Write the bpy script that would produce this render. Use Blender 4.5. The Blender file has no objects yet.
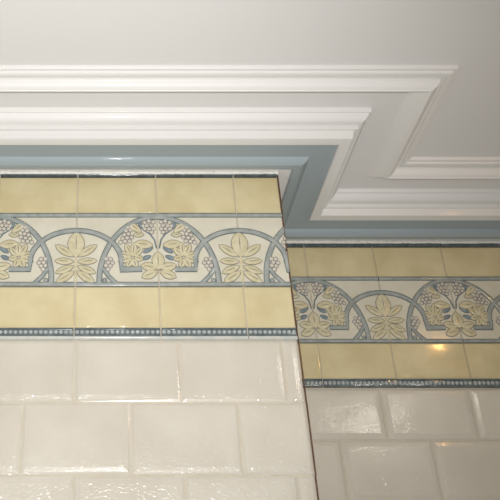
import bpy, bmesh, math, random
from mathutils import Vector
random.seed(7)
C = bpy.context.scene.collection
Z0 = 1.5                      # height of the lens above the floor
D1, D2 = 1.4, 1.6814          # distance of the near and of the far tiled wall
XE = 0.3296                   # where the near wall ends
TW = 0.152                    # width of one border tile
JF, JB = -0.0629, 0.4332      # one border joint on the near and on the far wall
HC = 0.958                    # ceiling above the lens
XL, XR, YB = -1.5, 2.1, -1.6  # rest of the room

# ------------------------------------------------------------------ materials
def srgb(c):
    return tuple(((v/255)/12.92 if v/255 <= .04045 else ((v/255+.055)/1.055)**2.4) for v in c)+(1.0,)

def mat(name, col, rough=.5, col2=None, nscale=12, bump=0, bscale=40, coat=0, fine=0, fscale=300, spec=.5, crackle=0):
    m = bpy.data.materials.new(name); m.use_nodes = True
    nt = m.node_tree; b = nt.nodes['Principled BSDF']
    b.inputs['Roughness'].default_value = rough
    b.inputs['Specular IOR Level'].default_value = spec
    b.inputs['Coat Weight'].default_value = coat
    b.inputs['Coat Roughness'].default_value = .05
    geo = nt.nodes.new('ShaderNodeNewGeometry')
    def noise(s, det=3):
        n = nt.nodes.new('ShaderNodeTexNoise'); n.inputs['Scale'].default_value = s; n.inputs['Detail'].default_value = det
        nt.links.new(geo.outputs['Position'], n.inputs['Vector']); return n
    if col2:
        n = noise(nscale, 5)
        r = nt.nodes.new('ShaderNodeValToRGB')
        r.color_ramp.elements[0].position = .35; r.color_ramp.elements[1].position = .68
        r.color_ramp.elements[0].color = srgb(col); r.color_ramp.elements[1].color = srgb(col2)
        nt.links.new(n.outputs['Fac'], r.inputs['Fac']); nt.links.new(r.outputs['Color'], b.inputs['Base Color'])
    else:
        b.inputs['Base Color'].default_value = srgb(col)
    last = None
    def add_bump(src, strength, dist):
        nonlocal last
        bp = nt.nodes.new('ShaderNodeBump'); bp.inputs['Strength'].default_value = strength; bp.inputs['Distance'].default_value = dist
        nt.links.new(src, bp.inputs['Height'])
        if last: nt.links.new(last.outputs['Normal'], bp.inputs['Normal'])
        last = bp
    if bump: add_bump(noise(bscale, 2).outputs['Fac'], bump, .004)
    if fine: add_bump(noise(fscale, 2).outputs['Fac'], fine, .0006)
    if crackle:
        v = nt.nodes.new('ShaderNodeTexVoronoi'); v.feature = 'DISTANCE_TO_EDGE'; v.inputs['Scale'].default_value = 170
        nt.links.new(geo.outputs['Position'], v.inputs['Vector'])
        mr = nt.nodes.new('ShaderNodeMapRange'); mr.inputs['From Max'].default_value = .06
        nt.links.new(v.outputs['Distance'], mr.inputs['Value'])
        add_bump(mr.outputs['Result'], crackle, .0004)
    if last:
        nt.links.new(last.outputs['Normal'], b.inputs['Normal'])
        if coat: nt.links.new(last.outputs['Normal'], b.inputs['Coat Normal'])
    return m

M = {
 'field':   mat('field_glaze', (208,201,187), .22, (217,211,198), 9, .16, 20, .55, .2, 260, .5, .25),
 'cream':   mat('cream_glaze', (206,191,148), .09, (219,206,166), 16, .04, 14, .25, .05, 260, .5, .12),
 'panel':   mat('frieze_ground_glaze', (208,203,184), .25, (217,213,196), 20, .07, 25, .25, .12, 260),
 'blue':    mat('blue_grey_glaze', (144,151,148), .2, (168,173,168), 60, .1, 60, .9),
 'line':    mat('slate_line_glaze', (84,96,100), .3, (112,122,122), 90),
 'leaf':    mat('straw_leaf_glaze', (200,190,154), .25, (214,206,176), 90, .15, 120, .4),
 'leafline':mat('brown_grey_leaf_line', (136,130,106), .4, (124,122,112), 90),
 'berry':   mat('pale_berry_glaze', (210,203,186), .25, (196,190,178), 150, 0, 40, .4),
 'berryline':mat('mauve_line_glaze', (112,110,112), .4, (134,126,122), 120),
 'deep':    mat('deep_blue_glaze', (112,127,136), .2, (138,150,155), 90, 0, 40, .4),
 'liner':   mat('dark_liner_glaze', (88,100,104), .14, (118,128,130), 70, .1, 90, .6),
 'pencil':  mat('slim_liner_glaze', (60,71,77), .14, (84,96,101), 70, .1, 90, .6),
 'bead':    mat('liner_bead_glaze', (164,172,172), .15, (196,200,196), 90, 0, 40, .6),
 'lip':     mat('pale_lip_glaze', (186,192,188), .2, (206,204,194), 60, .1, 60, .4),
 'grout':   mat('grout', (212,203,186), .85, (200,191,172), 60, 0, 40, 0, .4, 500),
 'clay':    mat('bare_clay_edge', (128,98,76), .8, (96,72,58), 80, 0, 40, 0, .6, 400),
 'caulk':   mat('white_caulk', (236,234,226), .25, None, 0, .3, 200, .3, .5, 300),
 'white':   mat('white_gloss_paint', (229,227,224), .5, None, 0, .03, 20, .05, .08, 200),
 'bluepaint':mat('grey_blue_paint', (158,169,173), .6, None, 0, .03, 20, .05, .1, 200),
 'ceil':    mat('ceiling_paint', (225,223,221), .7, None, 0, 0, 20, 0, .15, 250),
 'wallpaint':mat('wall_paint', (226,220,210), .8, None, 0, 0, 20, 0, .15, 250),
 'floor':   mat('floor_tile', (176,160,138), .5, (150,134,112), 4),
 'chrome':  mat('brushed_nickel', (200,198,194), .3),
}
def lamp_mat(name, col, s):
    m = bpy.data.materials.new(name); m.use_nodes = True
    b = m.node_tree.nodes['Principled BSDF']
    b.inputs['Base Color'].default_value = srgb(col)
    b.inputs['Emission Color'].default_value = srgb(col); b.inputs['Emission Strength'].default_value = s
    return m

# ------------------------------------------------------------------ helpers
def link(name, bm, mats, parent=None, loc=(0,0,0), smooth=None):
    bmesh.ops.recalc_face_normals(bm, faces=bm.faces[:])
    me = bpy.data.meshes.new(name); bm.to_mesh(me); bm.free()
    for m in (mats if isinstance(mats, (list, tuple)) else [mats]): me.materials.append(m)
    if smooth:
        for p in me.polygons: p.use_smooth = True
        me.set_sharp_from_angle(angle=math.radians(smooth))
    o = bpy.data.objects.new(name, me); C.objects.link(o); o.location = loc
    if parent: o.parent = parent
    return o

def tag(o, label=None, cat=None, group=None, kind=None):
    if label: o['label'] = label
    if cat: o['category'] = cat
    if group: o['group'] = group
    if kind: o['kind'] = kind
    return o

def thing(name, loc, label, cat, group=None):
    o = bpy.data.objects.new(name, None); C.objects.link(o); o.location = loc; o.empty_display_size = .05
    return tag(o, label, cat, group)

def box(bm, x0, x1, y0, y1, z0, z1, mi=0):
    v = [bm.verts.new((x, y, z)) for x in (x0, x1) for y in (y0, y1) for z in (z0, z1)]
    for q in ((0,1,3,2),(4,6,7,5),(0,4,5,1),(2,3,7,6),(0,2,6,4),(1,5,7,3)):
        bm.faces.new([v[i] for i in q]).material_index = mi

def slab(bm, F, x0, x1, h0, h1, bev, drop, back=.006, wob=.0004, mi=0):
    """one glazed tile: back edge, arris, face; F maps (along, out, up) to the room"""
    r = lambda: random.uniform(-wob, wob)
    o = [r() for _ in range(4)]
    cs = [(x0,h0),(x1,h0),(x1,h1),(x0,h1)]
    ci = [(x0+bev,h0+bev),(x1-bev,h0+bev),(x1-bev,h1-bev),(x0+bev,h1-bev)]
    m = .35*bev
    cm = [(x0+m,h0+m),(x1-m,h0+m),(x1-m,h1-m),(x0+m,h1-m)]
    A = [bm.verts.new(F(x,-back,h)) for x,h in cs]
    B = [bm.verts.new(F(x,-drop,h)) for x,h in cs]
    Bm = [bm.verts.new(F(x,-drop*.36+o[i]*.7,h)) for i,(x,h) in enumerate(cm)]
    D = [bm.verts.new(F(x,o[i],h)) for i,(x,h) in enumerate(ci)]
    for P, Q in ((A,B),(B,Bm),(Bm,D)):
        for i in range(4):
            j = (i+1) % 4
            bm.faces.new((P[i],P[j],Q[j],Q[i])).material_index = mi
    bm.faces.new(D).material_index = mi

def loft(bm, prof, stations, mi=0):
    """sweep a closed (u, h) profile through stations given as functions of (u, h)"""
    rings = [[bm.verts.new(s(u, h)) for u, h in prof] for s in stations]
    n = len(prof)
    for a, b in zip(rings, rings[1:]):
        for i in range(n):
            j = (i+1) % n
            bm.faces.new((a[i], a[j], b[j], b[i])).material_index = mi
    bm.faces.new(rings[0]).material_index = mi; bm.faces.new(rings[-1]).material_index = mi

# the run of every moulding: along the near wall, round its end, back to the far wall, along it
RUN = [lambda u,h: (XL, D1-u, Z0+h), lambda u,h: (XE+u, D1-u, Z0+h),
       lambda u,h: (XE+u, D2-u, Z0+h), lambda u,h: (XR, D2-u, Z0+h)]
FF = lambda x,o,h: (x, D1-o, Z0+h)          # near wall face
FB = lambda x,o,h: (x, D2-o, Z0+h)          # far wall face
FS = lambda y,o,h: (XE-.004+o, y, Z0+h)     # end face of the near wall

def curve(p, q, bulge, n=6):
    """arc-like run of points from p to q, bowed sideways by bulge"""
    (x0,y0),(x1,y1) = p, q; L = math.hypot(x1-x0, y1-y0); nx, ny = -(y1-y0)/L, (x1-x0)/L
    return [(x0+(x1-x0)*t+nx*bulge*math.sin(math.pi*t), y0+(y1-y0)*t+ny*bulge*math.sin(math.pi*t)) for t in [i/n for i in range(n+1)]]

def ogee(p, q, amp, n=10):
    (x0,y0),(x1,y1) = p, q; L = math.hypot(x1-x0, y1-y0); nx, ny = -(y1-y0)/L, (x1-x0)/L
    return [(x0+(x1-x0)*t+nx*amp*math.sin(2*math.pi*t), y0+(y1-y0)*t+ny*amp*math.sin(2*math.pi*t)) for t in [i/n for i in range(n+1)]]

# ------------------------------------------------------------------ shell
def shell(name, dims, m, label, cat):
    bm = bmesh.new(); box(bm, *dims)
    return tag(link(name, bm, m), label, cat, kind='structure')

Hc = Z0+HC
shell('ceiling', (XL-.1,XR+.1,YB-.1,D2+.3,Hc,Hc+.06), M['ceil'], 'pale painted flat ceiling above the mouldings', 'ceiling')

# courses, as heights above the lens
H_TOP, H_C1, H_FT, H_FB, H_C2, H_L1, H_L0, H_LIP = .9035, .9035, .8226, .668, .668, .588, .5735, .566
ROWS = [.566, .456, .3375, .2205, .104, -.012, -.128, -.244, -.36, -.476, -.592]
BW = .1795
def field(bm, F, x0, x1, first, rows=ROWS, gap=.0014):
    for k in range(len(rows)-1):
        h1, h0 = rows[k], rows[k+1]
        s = first[k % 2]
        n0 = math.floor((x0-s)/BW)
        x = s+n0*BW
        while x < x1:
            a, b = max(x, x0), min(x+BW, x1)
            if b-a > .02:
                slab(bm, F, a+gap, b-gap, h0+gap, h1-gap, .0115, .0028, wob=.0007)
            x += BW

# near wall: core, field tiles, bare edge
bm = bmesh.new(); box(bm, XL, XE-.006, D1+.0035, D2+.3, 0, Hc)
wf = tag(link('wall_front', bm, M['grout']), 'near tiled wall of pale bevelled brick tiles ending at an outside corner', 'wall', kind='structure')
bm = bmesh.new(); field(bm, FF, -.9, XE-.0022, (-.0597, .0345))
tag(link('brick_tiles', bm, M['field'], wf), 'pale off white bevelled brick tiles')
bm = bmesh.new()
edges = [.912,.905,.8226,.745,.668,.588,.566,.456,.3375,.2205,.1,-.012,-.128,-.244,-.36,-.476,-.592]
for a, b in zip(edges, edges[1:]):
    o = random.uniform(-.0008, .0006)
    slab(bm, FF, XE-.0014+o, XE+.0004+o, b, a, .0006, .0012, .006, .0002)
link('tile_edge', bm, M['clay'], wf)
bm = bmesh.new()
field(bm, FS, D1+.004, D2-.002, (D1+.06, D1-.03))
for a, b, mi in ((H_C1,H_FT,1),(H_FT,H_FB,2),(H_C2,H_L1,1),(H_L1,H_LIP,3)):
    y = D1+.004
    while y < D2-.01:
        slab(bm, FS, y+.0007, min(y+TW, D2-.002)-.0007, b+.0006, a-.0006, .0025, .0015, mi=mi); y += TW
link('end_tiles', bm, [M['field'],M['cream'],M['panel'],M['liner']], wf)

# far wall
bm = bmesh.new(); box(bm, XE-.006, XR, D2+.0035, D2+.3, 0, Hc)
wb = tag(link('wall_back', bm, M['grout']), 'farther tiled wall of dimmer bevelled brick tiles set back beyond the corner', 'wall', kind='structure')
bm = bmesh.new(); field(bm, FB, XE, 1.25, (.547, .6307), [.5765,.4725,.355,.238,.12,.0,-.116,-.232,-.348,-.464,-.58])
tag(link('brick_tiles', bm, M['field'], wb), 'pale bevelled brick tiles')

# ------------------------------------------------------------------ mouldings
def trim(name, prof, m, label, cat, smooth=35):
    bm = bmesh.new(); loft(bm, prof, RUN)
    return tag(link(name, bm, m, smooth=smooth), label, cat, kind='structure')

crown = [(.098,HC),(.098,.9113),(.1172,.9113),(.1182,.9120)] + [(.1208,.9235),(.1218,.9262),(.1275,.9262),(.1290,.9275)] \
      + curve((.1296,.9335),(.1475,.9488),-.0030,8)+[(.1500,.9494),(.1510,.9506),(.1515,.9525),(.1515,HC)]
trim('trim_1', crown, M['white'], 'white stepped crown moulding above the grey blue band, wrapping the corner', 'crown moulding')
bluep = [(.098,.935),(.098,.9172),(.0535,.9172)]+curve((.0520,.9165),(.0405,.9052),.0016,5)+[(.0395,.9044),(.0262,.9046),(.0246,.9062),(.0246,.935)]
trim('trim_2', bluep, M['bluepaint'], 'grey blue painted soffit band with a raised inner bead, under the crown moulding', 'soffit trim')
trim('trim_3', [(-.02,.935),(-.02,.9128),(.0246,.9128),(.0246,.935)], M['white'], 'narrow white strip between the tiles and the grey blue band', 'soffit trim')
panel = [(.205,HC)]+ogee((.2058,.9560),(.2305,.9318),-.0012,10)+[(.2316,.9312),(.2330,.9314)]+curve((.2338,.9330),(.2455,.9455),-.0022,8) \
      + [(.2464,.9462),(.2466,.9486),(.2530,.9488),(.2532,.9470)]+curve((.2536,.9466),(.2622,.9478),-.0011,6)+[(.2632,.9486),(.2636,.9512),(.2690,.9520),(.2704,.9535),(.2706,HC)]
trim('trim_4', panel, M['white'], 'white panel moulding planted on the ceiling, stepping round the corner', 'ceiling moulding')

# ------------------------------------------------------------------ borders
def joints(x0, x1, j0):
    k = math.ceil((x0-j0)/TW-1e-6); js = []
    while j0+k*TW < x1-1e-6: js.append(j0+k*TW); k += 1
    js = [j for j in js if j > x0+.004]
    return list(zip([x0]+js, js+[x1]))

XF0, XF1, XB0, XB1 = -.9, XE-.0022, XE, 1.25
def course(F, x0, x1, j0, h0, h1, m, bev=.003, gap=.0010):
    bm = bmesh.new()
    for a, b in joints(x0, x1, j0):
        slab(bm, F, a+gap, b-gap, h0+.0006, h1-.0006, bev, .0014, wob=.0005)
    return bm

def cream(Y, F, x0, x1, j0, h0, h1, label):
    o = link('cream_tile_course', course(F, x0, x1, j0, h0, h1, 0), M['cream'])
    tag(o, label, 'tile course')
cream(D1, FF, XF0, XF1, JF, H_FT, H_C1, 'bright yellow cream tile course above the leaf frieze on the near wall')
cream(D1, FF, XF0, XF1, JF, H_L1, H_C2, 'bright yellow cream tile course under the leaf frieze on the near wall')
cream(D2, FB, XB0, XB1, JB, .8165, .8995, 'dim ochre cream tile course above the leaf frieze on the farther wall')
cream(D2, FB, XB0, XB1, JB, .5955, .6735, 'dim ochre cream tile course under the leaf frieze on the farther wall')

# slim dark liner under the ceiling trim, and the caulk over it
def half_round(bm, F, a, b, h0, h1, out, n=8, mi=0, base=-.006):
    hm, hr = (h0+h1)/2, (h1-h0)/2
    pr = [(base, h0)]+[(max(0, math.sin(math.pi*i/n))*out, hm-hr*math.cos(math.pi*i/n)) for i in range(n+1)]+[(base, h1)]
    ra = [bm.verts.new(F(a, o, h)) for o, h in pr]; rb = [bm.verts.new(F(b, o, h)) for o, h in pr]
    for i in range(len(pr)):
        j = (i+1) % len(pr)
        bm.faces.new((ra[i], ra[j], rb[j], rb[i])).material_index = mi
    bm.faces.new(ra).material_index = mi; bm.faces.new(rb).material_index = mi

def pencil(F, x0, x1, j0, h0, h1, label):
    bm = bmesh.new()
    for a, b in joints(x0, x1, j0):
        half_round(bm, F, a+.0012, b-.0012, h0, h1, .0052+random.uniform(-.0005,.0005))
    tag(link('pencil_liner', bm, M['pencil'], smooth=40), label, 'tile liner')
pencil(FF, XF0, XF1, JF, .9037, .9085, 'slim dark liner topping the tiles of the near wall')
pencil(FB, XB0, XB1, JB, .8995, .9065, 'slim dark liner topping the tiles of the farther wall')

def caulk(F, x0, x1, h, label):
    bm = bmesh.new(); n = int((x1-x0)/.0035); prev = None
    for i in range(n+1):
        x = x0+(x1-x0)*i/n
        r = .0033*random.uniform(.7, 1.25); dh = random.uniform(-.0006, .0006)
        ring = [bm.verts.new(F(x, .0032+r*1.2*math.cos(t), h+dh+r*math.sin(t))) for t in [2*math.pi*k/8 for k in range(8)]]
        if prev:
            for k in range(8):
                bm.faces.new((prev[k], prev[(k+1)%8], ring[(k+1)%8], ring[k]))
        else: bm.faces.new(ring)
        prev = ring
    bm.faces.new(prev)
    tag(link('caulk_bead', bm, M['caulk'], smooth=60), label, 'caulk')
caulk(FF, -.9, XE-.001, .9106, 'rough white caulk line along the top of the near tiled wall')
caulk(FB, XE, 1.25, .9095, 'rough white caulk line along the top of the farther tiled wall')

# beaded liner
def beaded(F, Y, x0, x1, j0, hl, h0, h1, label):
    t = thing('beaded_liner', ((x0+x1)/2, Y, Z0+hl), label, 'tile liner')
    off = Vector(t.location)
    G = lambda x,o,h: tuple(Vector(F(x,o,h))-off)
    bm = bmesh.new(); beads = bmesh.new(); lip = bmesh.new()
    H = h1-h0
    for a, b in joints(x0, x1, j0):
        a += .001; b -= .001
        slab(bm, G, a, b, h0, h1, .0008, .0004, wob=.0003)
        half_round(bm, G, a, b, h0+H*.84, h1, .0033, 6)
        half_round(bm, G, a, b, h0, h0+H*.16, .0033, 6)
        n = max(1, round((b-a)/.0088)); st = (b-a)/n
        for i in range(n):
            x = a+st*(i+.5); hm = h0+H/2; ru, rh = st*.44, H*.27
            top = beads.verts.new(G(x, .0034, hm)); rings = []
            for q in (1, .62):
                rings.append([beads.verts.new(G(x+ru*q*math.cos(s), .0034*math.sqrt(max(0, 1-q*q)) if q < 1 else -.0004, hm+rh*q*math.sin(s))) for s in [2*math.pi*k/8 for k in range(8)]])
            for k in range(8):
                k2 = (k+1) % 8
                beads.faces.new((rings[0][k], rings[0][k2], rings[1][k2], rings[1][k])); beads.faces.new((rings[1][k], rings[1][k2], top))
        if hl < h0-.002: half_round(lip, G, a, b, hl, h0, .0042, 6)
    link('liner_body', bm, M['liner'], t, smooth=35)
    tag(link('beading', beads, M['bead'], t, smooth=50), 'row of paler beads')
    if len(lip.verts): tag(link('lower_lip', lip, M['lip'], t, smooth=40), 'pale rounded lip')
    else: lip.free()
beaded(FF, D1, XF0, XF1, JF, H_LIP, H_L0, H_L1, 'brightly glinting dark beaded liner above the brick tiles of the near wall')
beaded(FB, D2, XB0, XB1, JB, .5765, .5785, .5955, 'dim dark beaded liner above the brick tiles of the farther wall')

# ------------------------------------------------------------------ frieze relief (local: x along, -y out, z up from the frieze foot)
FH = .1546
def P3(x, o, h): return (x, -o, h)

def strip(bm, pts, wid, out, mi_fill, mi_line, line=.0014, lift=0.0):
    """raised ribbon with a darker line along each edge"""
    n = len(pts); L = []
    for i, (x, h) in enumerate(pts):
        a = pts[max(0, i-1)]; b = pts[min(n-1, i+1)]
        tx, th = b[0]-a[0], b[1]-a[1]; l = math.hypot(tx, th) or 1
        nx, nh = -th/l, tx/l
        if 0 < i < n-1:      # mitre so that corners keep their width
            p = (x-a[0], h-a[1]); pl = math.hypot(*p) or 1
            c = abs((-p[1]/pl)*nx+(p[0]/pl)*nh); k = min(1.5, 1/max(c, .6))
        else: k = 1
        w = wid/2*k
        row = [(-w-line, -.0006), (-w-line, out*.45), (-w, out*.55), (-w*.55, out), (w*.55, out), (w, out*.55), (w+line, out*.45), (w+line, -.0006)]
        L.append([bm.verts.new(P3(x+nx*d, o+lift if o > 0 else o, h+nh*d)) for d, o in row])
    for r, s in zip(L, L[1:]):
        for j in range(7):
            bm.faces.new((r[j], r[j+1], s[j+1], s[j])).material_index = mi_fill if j in (2,3,4) else mi_line
    bm.faces.new(L[0]).material_index = mi_line; bm.faces.new(L[-1]).material_index = mi_line

def mound(bm, pts, centre, out, mi_fill, mi_line, line=.0013):
    """raised closed shape with a darker line round it"""
    n = len(pts); cx, ch = centre
    def off(d):
        res = []
        for i in range(n):
            a = pts[i-1]; b = pts[(i+1) % n]; tx, th = b[0]-a[0], b[1]-a[1]; l = math.hypot(tx, th) or 1
            res.append((pts[i][0]+th/l*d, pts[i][1]-tx/l*d))
        return res
    area = sum(pts[i-1][0]*pts[i][1]-pts[i][0]*pts[i-1][1] for i in range(n))
    sg = 1 if area > 0 else -1
    o1 = off(sg*line)
    R = [[bm.verts.new(P3(x, -.0006, h)) for x, h in o1], [bm.verts.new(P3(x, out*.40, h)) for x, h in o1],
         [bm.verts.new(P3(x, out*.5, h)) for x, h in pts],
         [bm.verts.new(P3(cx+(x-cx)*.62, out*.92, ch+(h-ch)*.62)) for x, h in pts]]
    for q, (a, b) in enumerate(zip(R, R[1:])):
        for i in range(n):
            j = (i+1) % n
            bm.faces.new((a[i], a[j], b[j], b[i])).material_index = mi_line if q < 2 else mi_fill
    c = bm.verts.new(P3(cx, out, ch))
    for i in range(n): bm.faces.new((R[3][i], R[3][(i+1) % n], c)).material_index = mi_fill

def lobe(bm, base, tip, w, out=.0022, mi=(0,1), vein=True, fat=.55):
    (x0,h0),(x1,h1) = base, tip; L = math.hypot(x1-x0, h1-h0); ux, uh = (x1-x0)/L, (h1-h0)/L
    prof = [(0,.10),(.12,.50),(.28,.82),(.46,1),(.62,.96),(.78,.74),(.90,.42),(1,0)]
    left = [(t*L, w/2*s) for t, s in prof]; right = [(t*L, -w/2*s) for t, s in prof[-2::-1]]
    pts = [(x0+ux*a-uh*b, h0+uh*a+ux*b) for a, b in left+right]
    mound(bm, pts, (x0+ux*L*.52, h0+uh*L*.52), out, *mi)
    if vein:
        vp = [(x0+ux*L*t, h0+uh*L*t) for t in (.05,.3,.55,.8)]
        hh = [.5,.9,1.0,.85]; vw = .0011; rows = []
        for (x, h), k in zip(vp, hh):
            rows.append([bm.verts.new(P3(x+uh*vw*s, out*k+(.0003 if s == 0 else -.0001), h-ux*vw*s)) for s in (-1,0,1)])
        for a, b in zip(rows, rows[1:]):
            for j in range(2): bm.faces.new((a[j], a[j+1], b[j+1], b[j])).material_index = mi[1]

def ball(bm, x, h, r, out=.0024):
    mound(bm, [(x+r*math.cos(2*math.pi*k/9), h+r*math.sin(2*math.pi*k/9)) for k in range(9)], (x, h), out, 0, 1, .0011)

def cut(bm, xmax):
    bmesh.ops.bisect_plane(bm, geom=bm.verts[:]+bm.edges[:]+bm.faces[:], plane_co=(xmax,0,0), plane_no=(1,0,0), clear_outer=True)

LEAF = [M['leaf'], M['leafline']]; BAND = [M['blue'], M['line']]; BER = [M['berry'], M['berryline']]; DEEP = [M['deep'], M['line']]

def ell(a, b, h0, t0, t1, n): return [(a*math.cos(t0+(t1-t0)*i/n), h0+b*math.sin(t0+(t1-t0)*i/n)) for i in range(n+1)]
def small_arch_bm():
    bm = bmesh.new(); a = .0842
    pts = [(-.122,.0345),(-a,.0345)]+[(x,h) for x,h in ell(a,.0640,.0515,math.pi,0,26)]+[(a,.0345),(.122,.0345)]
    strip(bm, pts, .0080, .0024, 0, 1, lift=.0004); return bm
def large_arch_bm():
    bm = bmesh.new(); a = .1085
    strip(bm, [(-a,.004)]+ell(a,.1345,.0105,math.pi,0,34)+[(a,.004)], .0080, .0021, 0, 1); return bm
def bracket_bm(s):
    bm = bmesh.new()
    strip(bm, [(s*.0745,.006),(s*.060,.021),(s*.0505,.037)], .0060, .0017, 0, 1)
    mound(bm, [(s*(.0535+.0035*math.cos(2*math.pi*k/8)), .0125+.0035*math.sin(2*math.pi*k/8)) for k in range(8)], (s*.0535,.0125), .002, 0, 1); return bm
def rosette_bm():
    bm = bmesh.new()
    strip(bm, [(0,.004),(0,.06)], .0032, .0016, 0, 0)
    for s in (-1, 1):
        for b, t, w in (((.003,.030),(.034,.0085),.0145),((.004,.041),(.0365,.0270),.0130),((.004,.050),(.0385,.0520),.0125),((.005,.061),(.0385,.0850),.0145)):
            lobe(bm, (s*b[0],b[1]), (s*t[0],t[1]), w)
    lobe(bm, (0,.060), (0,.1130), .0300, .0027); return bm
def centre_leaf_bm():
    bm = bmesh.new()
    for s in (-1, 1):
        lobe(bm, (s*.003,.030), (s*.031,.0185), .0165); lobe(bm, (s*.003,.037), (s*.0325,.0430), .0160)
    lobe(bm, (0,.034), (-.001,.070), .0220, .0026); return bm
def side_leaf_bm(s):
    bm = bmesh.new(); c = (.0470,.0590)
    for tx, th in ((.0590,.0840),(.0715,.0680),(.0705,.0510),(.0570,.0395),(.0410,.0395),(.0300,.0560),(.0310,.0770),(.0440,.0870)):
        dx, dh = tx-c[0], th-c[1]; L = math.hypot(dx, dh)
        k = 1.12
        lobe(bm, (s*(c[0]+dx/L*.003), c[1]+dh/L*.003), (s*(c[0]+dx*k), c[1]+dh*k), .0112)
    return bm
def mirror(s, p): return (s*p[0], p[1])
def vine_leaf_bm(s, which):
    bm = bmesh.new()
    if which == 0: lobe(bm, mirror(s,(.010,.0840)), mirror(s,(.043,.0885)), .0170)
    else:
        lobe(bm, mirror(s,(.031,.112)), mirror(s,(.0555,.1330)), .0130); lobe(bm, mirror(s,(.026,.107)), mirror(s,(.045,.1065)), .0090)
    return bm
def stem_bm(s):
    bm = bmesh.new()
    strip(bm, [mirror(s,p) for p in ((.0025,.078),(.006,.096),(.014,.108),(.026,.117),(.033,.126))], .0012, .0016, 0, 1, .0008); return bm
BLUE = (((.010,.080),(.027,.069),.0075),((.014,.062),(.030,.055),.007),((.0285,.120),(.034,.134),.006))
def blue_leaf_bm(s, q):
    bm = bmesh.new(); b, t, w = BLUE[q]
    lobe(bm, mirror(s,b), mirror(s,t), w, .002, vein=False); return bm
def cluster_bm(spots, r):
    bm = bmesh.new()
    for x, h in spots: ball(bm, x, h, r)
    return bm
OUT = [(.048,.1255),(.0555,.1225),(.051,.1165),(.0590,.1150),(.0545,.1085),(.0625,.1065),(.0485,.1015),(.0570,.1000),(.0655,.0985),(.0610,.0925),(.0525,.0930),(.0690,.0905)]
INN = [(.0075,.134),(.0155,.136),(.0235,.133),(.0110,.1268),(.0195,.1262),(.0270,.1255),(.0240,.1190),(.0155,.1192),(.0075,.1195),(.0105,.1120)]
FOOT = [(.0560,.056),(.0640,.0555),(.0595,.0490),(.0675,.0480),(.0555,.0425),(.0635,.0415),(.0595,.0350)]

proto = {}
def put(key, name, mk, mats, parent, x, xcut=None, label=None):
    """first use builds the mesh, later ones share it; a piece that meets the wall's end is cut there"""
    if xcut is not None:
        bm = mk(); xs = [v.co.x for v in bm.verts]
        if min(xs) >= xcut-.002: bm.free(); return
        if max(xs) > xcut:
            cut(bm, xcut); o = link(name, bm, mats, parent, (x,0,0), 50)
            if label: o['label'] = label
            return
        bm.free()
    if key not in proto:
        o = link(name, mk(), mats, parent, (x,0,0), 50); proto[key] = o
    else:
        o = proto[key].copy(); C.objects.link(o); o.parent = parent; o.location = (x,0,0)
    if label: o['label'] = label

def frieze(Y, F, hb, x0, x1, j0, roses, arches, xcut, label):
    t = thing('leaf_frieze', (0, Y, Z0+hb), label, 'tile frieze')
    G = lambda x,o,h: (x, -o, h)
    bm = bmesh.new()
    for a, b in joints(x0, x1, j0): slab(bm, G, a+.0010, b-.0010, .0006, FH-.0006, .0018, .001, wob=.0003)
    tag(link('ground_tiles', bm, M['panel'], t), 'plain pale ground tiles of the frieze')
    for name, ha, hbnd in (('upper_band',.1488,.0068),('lower_band',.0048,.0062)):
        bm = bmesh.new()
        for a, b in joints(x0, x1, j0): strip(bm, [(a+.0008,ha),(b-.0008,ha)], hbnd, .0022, 0, 1, .0014)
        link(name, bm, BAND, t, smooth=50)
    C_ = lambda x: (x1-x) if xcut else None
    for x in arches:
        put('la', 'large_arch', large_arch_bm, BAND, t, x, C_(x))
        put('cl', 'vine_leaf', centre_leaf_bm, LEAF, t, x, C_(x))
        for s in (-1, 1):
            put(('sl',s), 'vine_leaf', lambda: side_leaf_bm(s), LEAF, t, x, C_(x))
            for q in (0, 1): put(('vl',s,q), 'vine_leaf', lambda: vine_leaf_bm(s, q), LEAF, t, x, C_(x))
            put(('st',s), 'vine_stem', lambda: stem_bm(s), DEEP, t, x, C_(x))
            for q in (0, 1, 2): put(('bl',s,q), 'blue_leaf', lambda: blue_leaf_bm(s, q), DEEP, t, x, C_(x), 'small grey blue leaf')
            put(('og',s), 'grape_cluster', lambda: cluster_bm([mirror(s,p) for p in OUT], .0036), BER, t, x, C_(x))
            put(('ig',s), 'grape_cluster', lambda: cluster_bm([mirror(s,p) for p in INN], .0036), BER, t, x, C_(x))
    for x in roses:
        put('sa', 'small_arch', small_arch_bm, BAND, t, x, C_(x))
        put('ro', 'leaf_rosette', rosette_bm, LEAF, t, x, C_(x))
        for s in (-1, 1):
            put(('br',s), 'arch_bracket', lambda: bracket_bm(s), BAND, t, x, C_(x))
            put(('fg',s), 'grape_cluster', lambda: cluster_bm([mirror(s,p) for p in FOOT], .0036), BER, t, x, C_(x))
    return t
frieze(D1, FF, H_FB, XF0, XF1, JF, [JF, JF+2*TW, JF-2*TW], [JF+TW, JF-TW, JF+3*TW], True,
       'bright relief tile frieze of leaves and arches on the near wall')
frieze(D2, FB, .6735-.001, XB0, XB1, JB, [JB+TW, JB+3*TW], [JB, JB+2*TW], False,
       'dim relief tile frieze of leaves and arches on the farther wall')

WM, WG = .16, (-.15, 0, -.35)      # strength of the room's soft light and which way it grows
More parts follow.
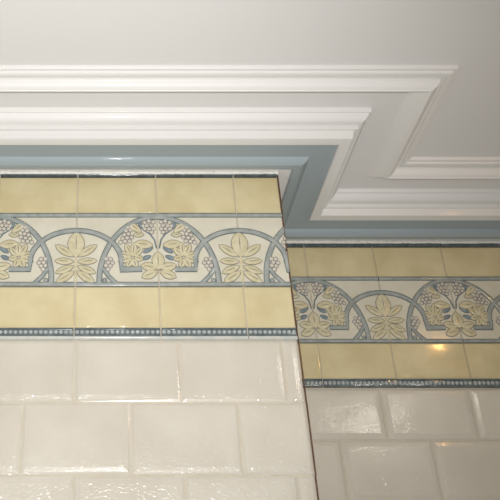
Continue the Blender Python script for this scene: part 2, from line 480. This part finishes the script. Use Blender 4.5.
# ------------------------------------------------------------------ lamps
def lathe(bm, prof, n=24, mi=0):
    rings = [[bm.verts.new((r*math.cos(2*math.pi*k/n), r*math.sin(2*math.pi*k/n), z)) for k in range(n)] for r, z in prof]
    for a, b in zip(rings, rings[1:]):
        for k in range(n): bm.faces.new((a[k], a[(k+1)%n], b[(k+1)%n], b[k])).material_index = mi
    bm.faces.new(rings[0]); bm.faces.new(rings[-1])
sp = thing('ceiling_spotlight', (.956,.998,Hc), 'small warm ceiling spotlight mirrored as glints in the far frieze', 'lamp')
bm = bmesh.new(); lathe(bm, [(.040,0),(.040,-.006),(.030,-.009),(.026,-.009)]); link('mounting_ring', bm, M['chrome'], sp, smooth=40)
bm = bmesh.new(); lathe(bm, [(.008,-.009),(.013,-.015),(.014,-.022),(.010,-.031),(.003,-.034)], 20); link('bulb', bm, lamp_mat('warm_bulb', (255,190,110), 110), sp, smooth=60)

def light(name, kind, loc, energy, col, **k):
    d = bpy.data.lights.new(name, kind); d.energy = energy; d.color = col
    for a, v in k.items(): setattr(d, a, v)
    o = bpy.data.objects.new(name, d); C.objects.link(o); o.location = loc
    return o
def aim(o, p):
    o.rotation_euler = (Vector(p)-Vector(o.location)).to_track_quat('-Z', 'Y').to_euler()
fl = light('camera_flash', 'SPOT', (.03,-.03,Z0+.06), 72, (1,.988,.98), spot_size=math.radians(85), spot_blend=1.0, shadow_soft_size=.04)
aim(fl, (-.22, 1.4, Z0+.80))
cl = light('ceiling_lamp', 'AREA', (.92,.33,Hc-.03), 3, (1,.93,.82), shape='DISK', size=.30)
# soft light of the room behind the camera: brighter from its left and from the pale floor
w = bpy.data.worlds.new('world'); bpy.context.scene.world = w; w.use_nodes = True
nt = w.node_tree; bg = nt.nodes['Background']
tc = nt.nodes.new('ShaderNodeTexCoord')
dp = nt.nodes.new('ShaderNodeVectorMath'); dp.operation = 'DOT_PRODUCT'; dp.inputs[1].default_value = WG
nt.links.new(tc.outputs['Generated'], dp.inputs[0])
ad = nt.nodes.new('ShaderNodeMath'); ad.operation = 'ADD'; ad.inputs[1].default_value = WM; ad.use_clamp = False
nt.links.new(dp.outputs['Value'], ad.inputs[0]); nt.links.new(ad.outputs[0], bg.inputs['Strength'])
bg.inputs['Color'].default_value = (1,.97,.90,1)

# ------------------------------------------------------------------ camera
cd = bpy.data.cameras.new('camera'); cam = bpy.data.objects.new('camera', cd); C.objects.link(cam)
cam.location = (0,0,Z0); cam.rotation_euler = (math.pi/2+.57198, 0, 0)
cd.sensor_width = 36; cd.sensor_fit = 'HORIZONTAL'; cd.lens = 851.82*36/500
cd.shift_x = (250-109.98)/500; cd.shift_y = (178.07-250)/500; cd.clip_start = .01
sc = bpy.context.scene; sc.camera = cam
vs = sc.view_settings; vs.view_transform = 'Standard'; vs.look = 'None'; vs.gamma = 1; vs.exposure = 0; vs.use_curve_mapping = False
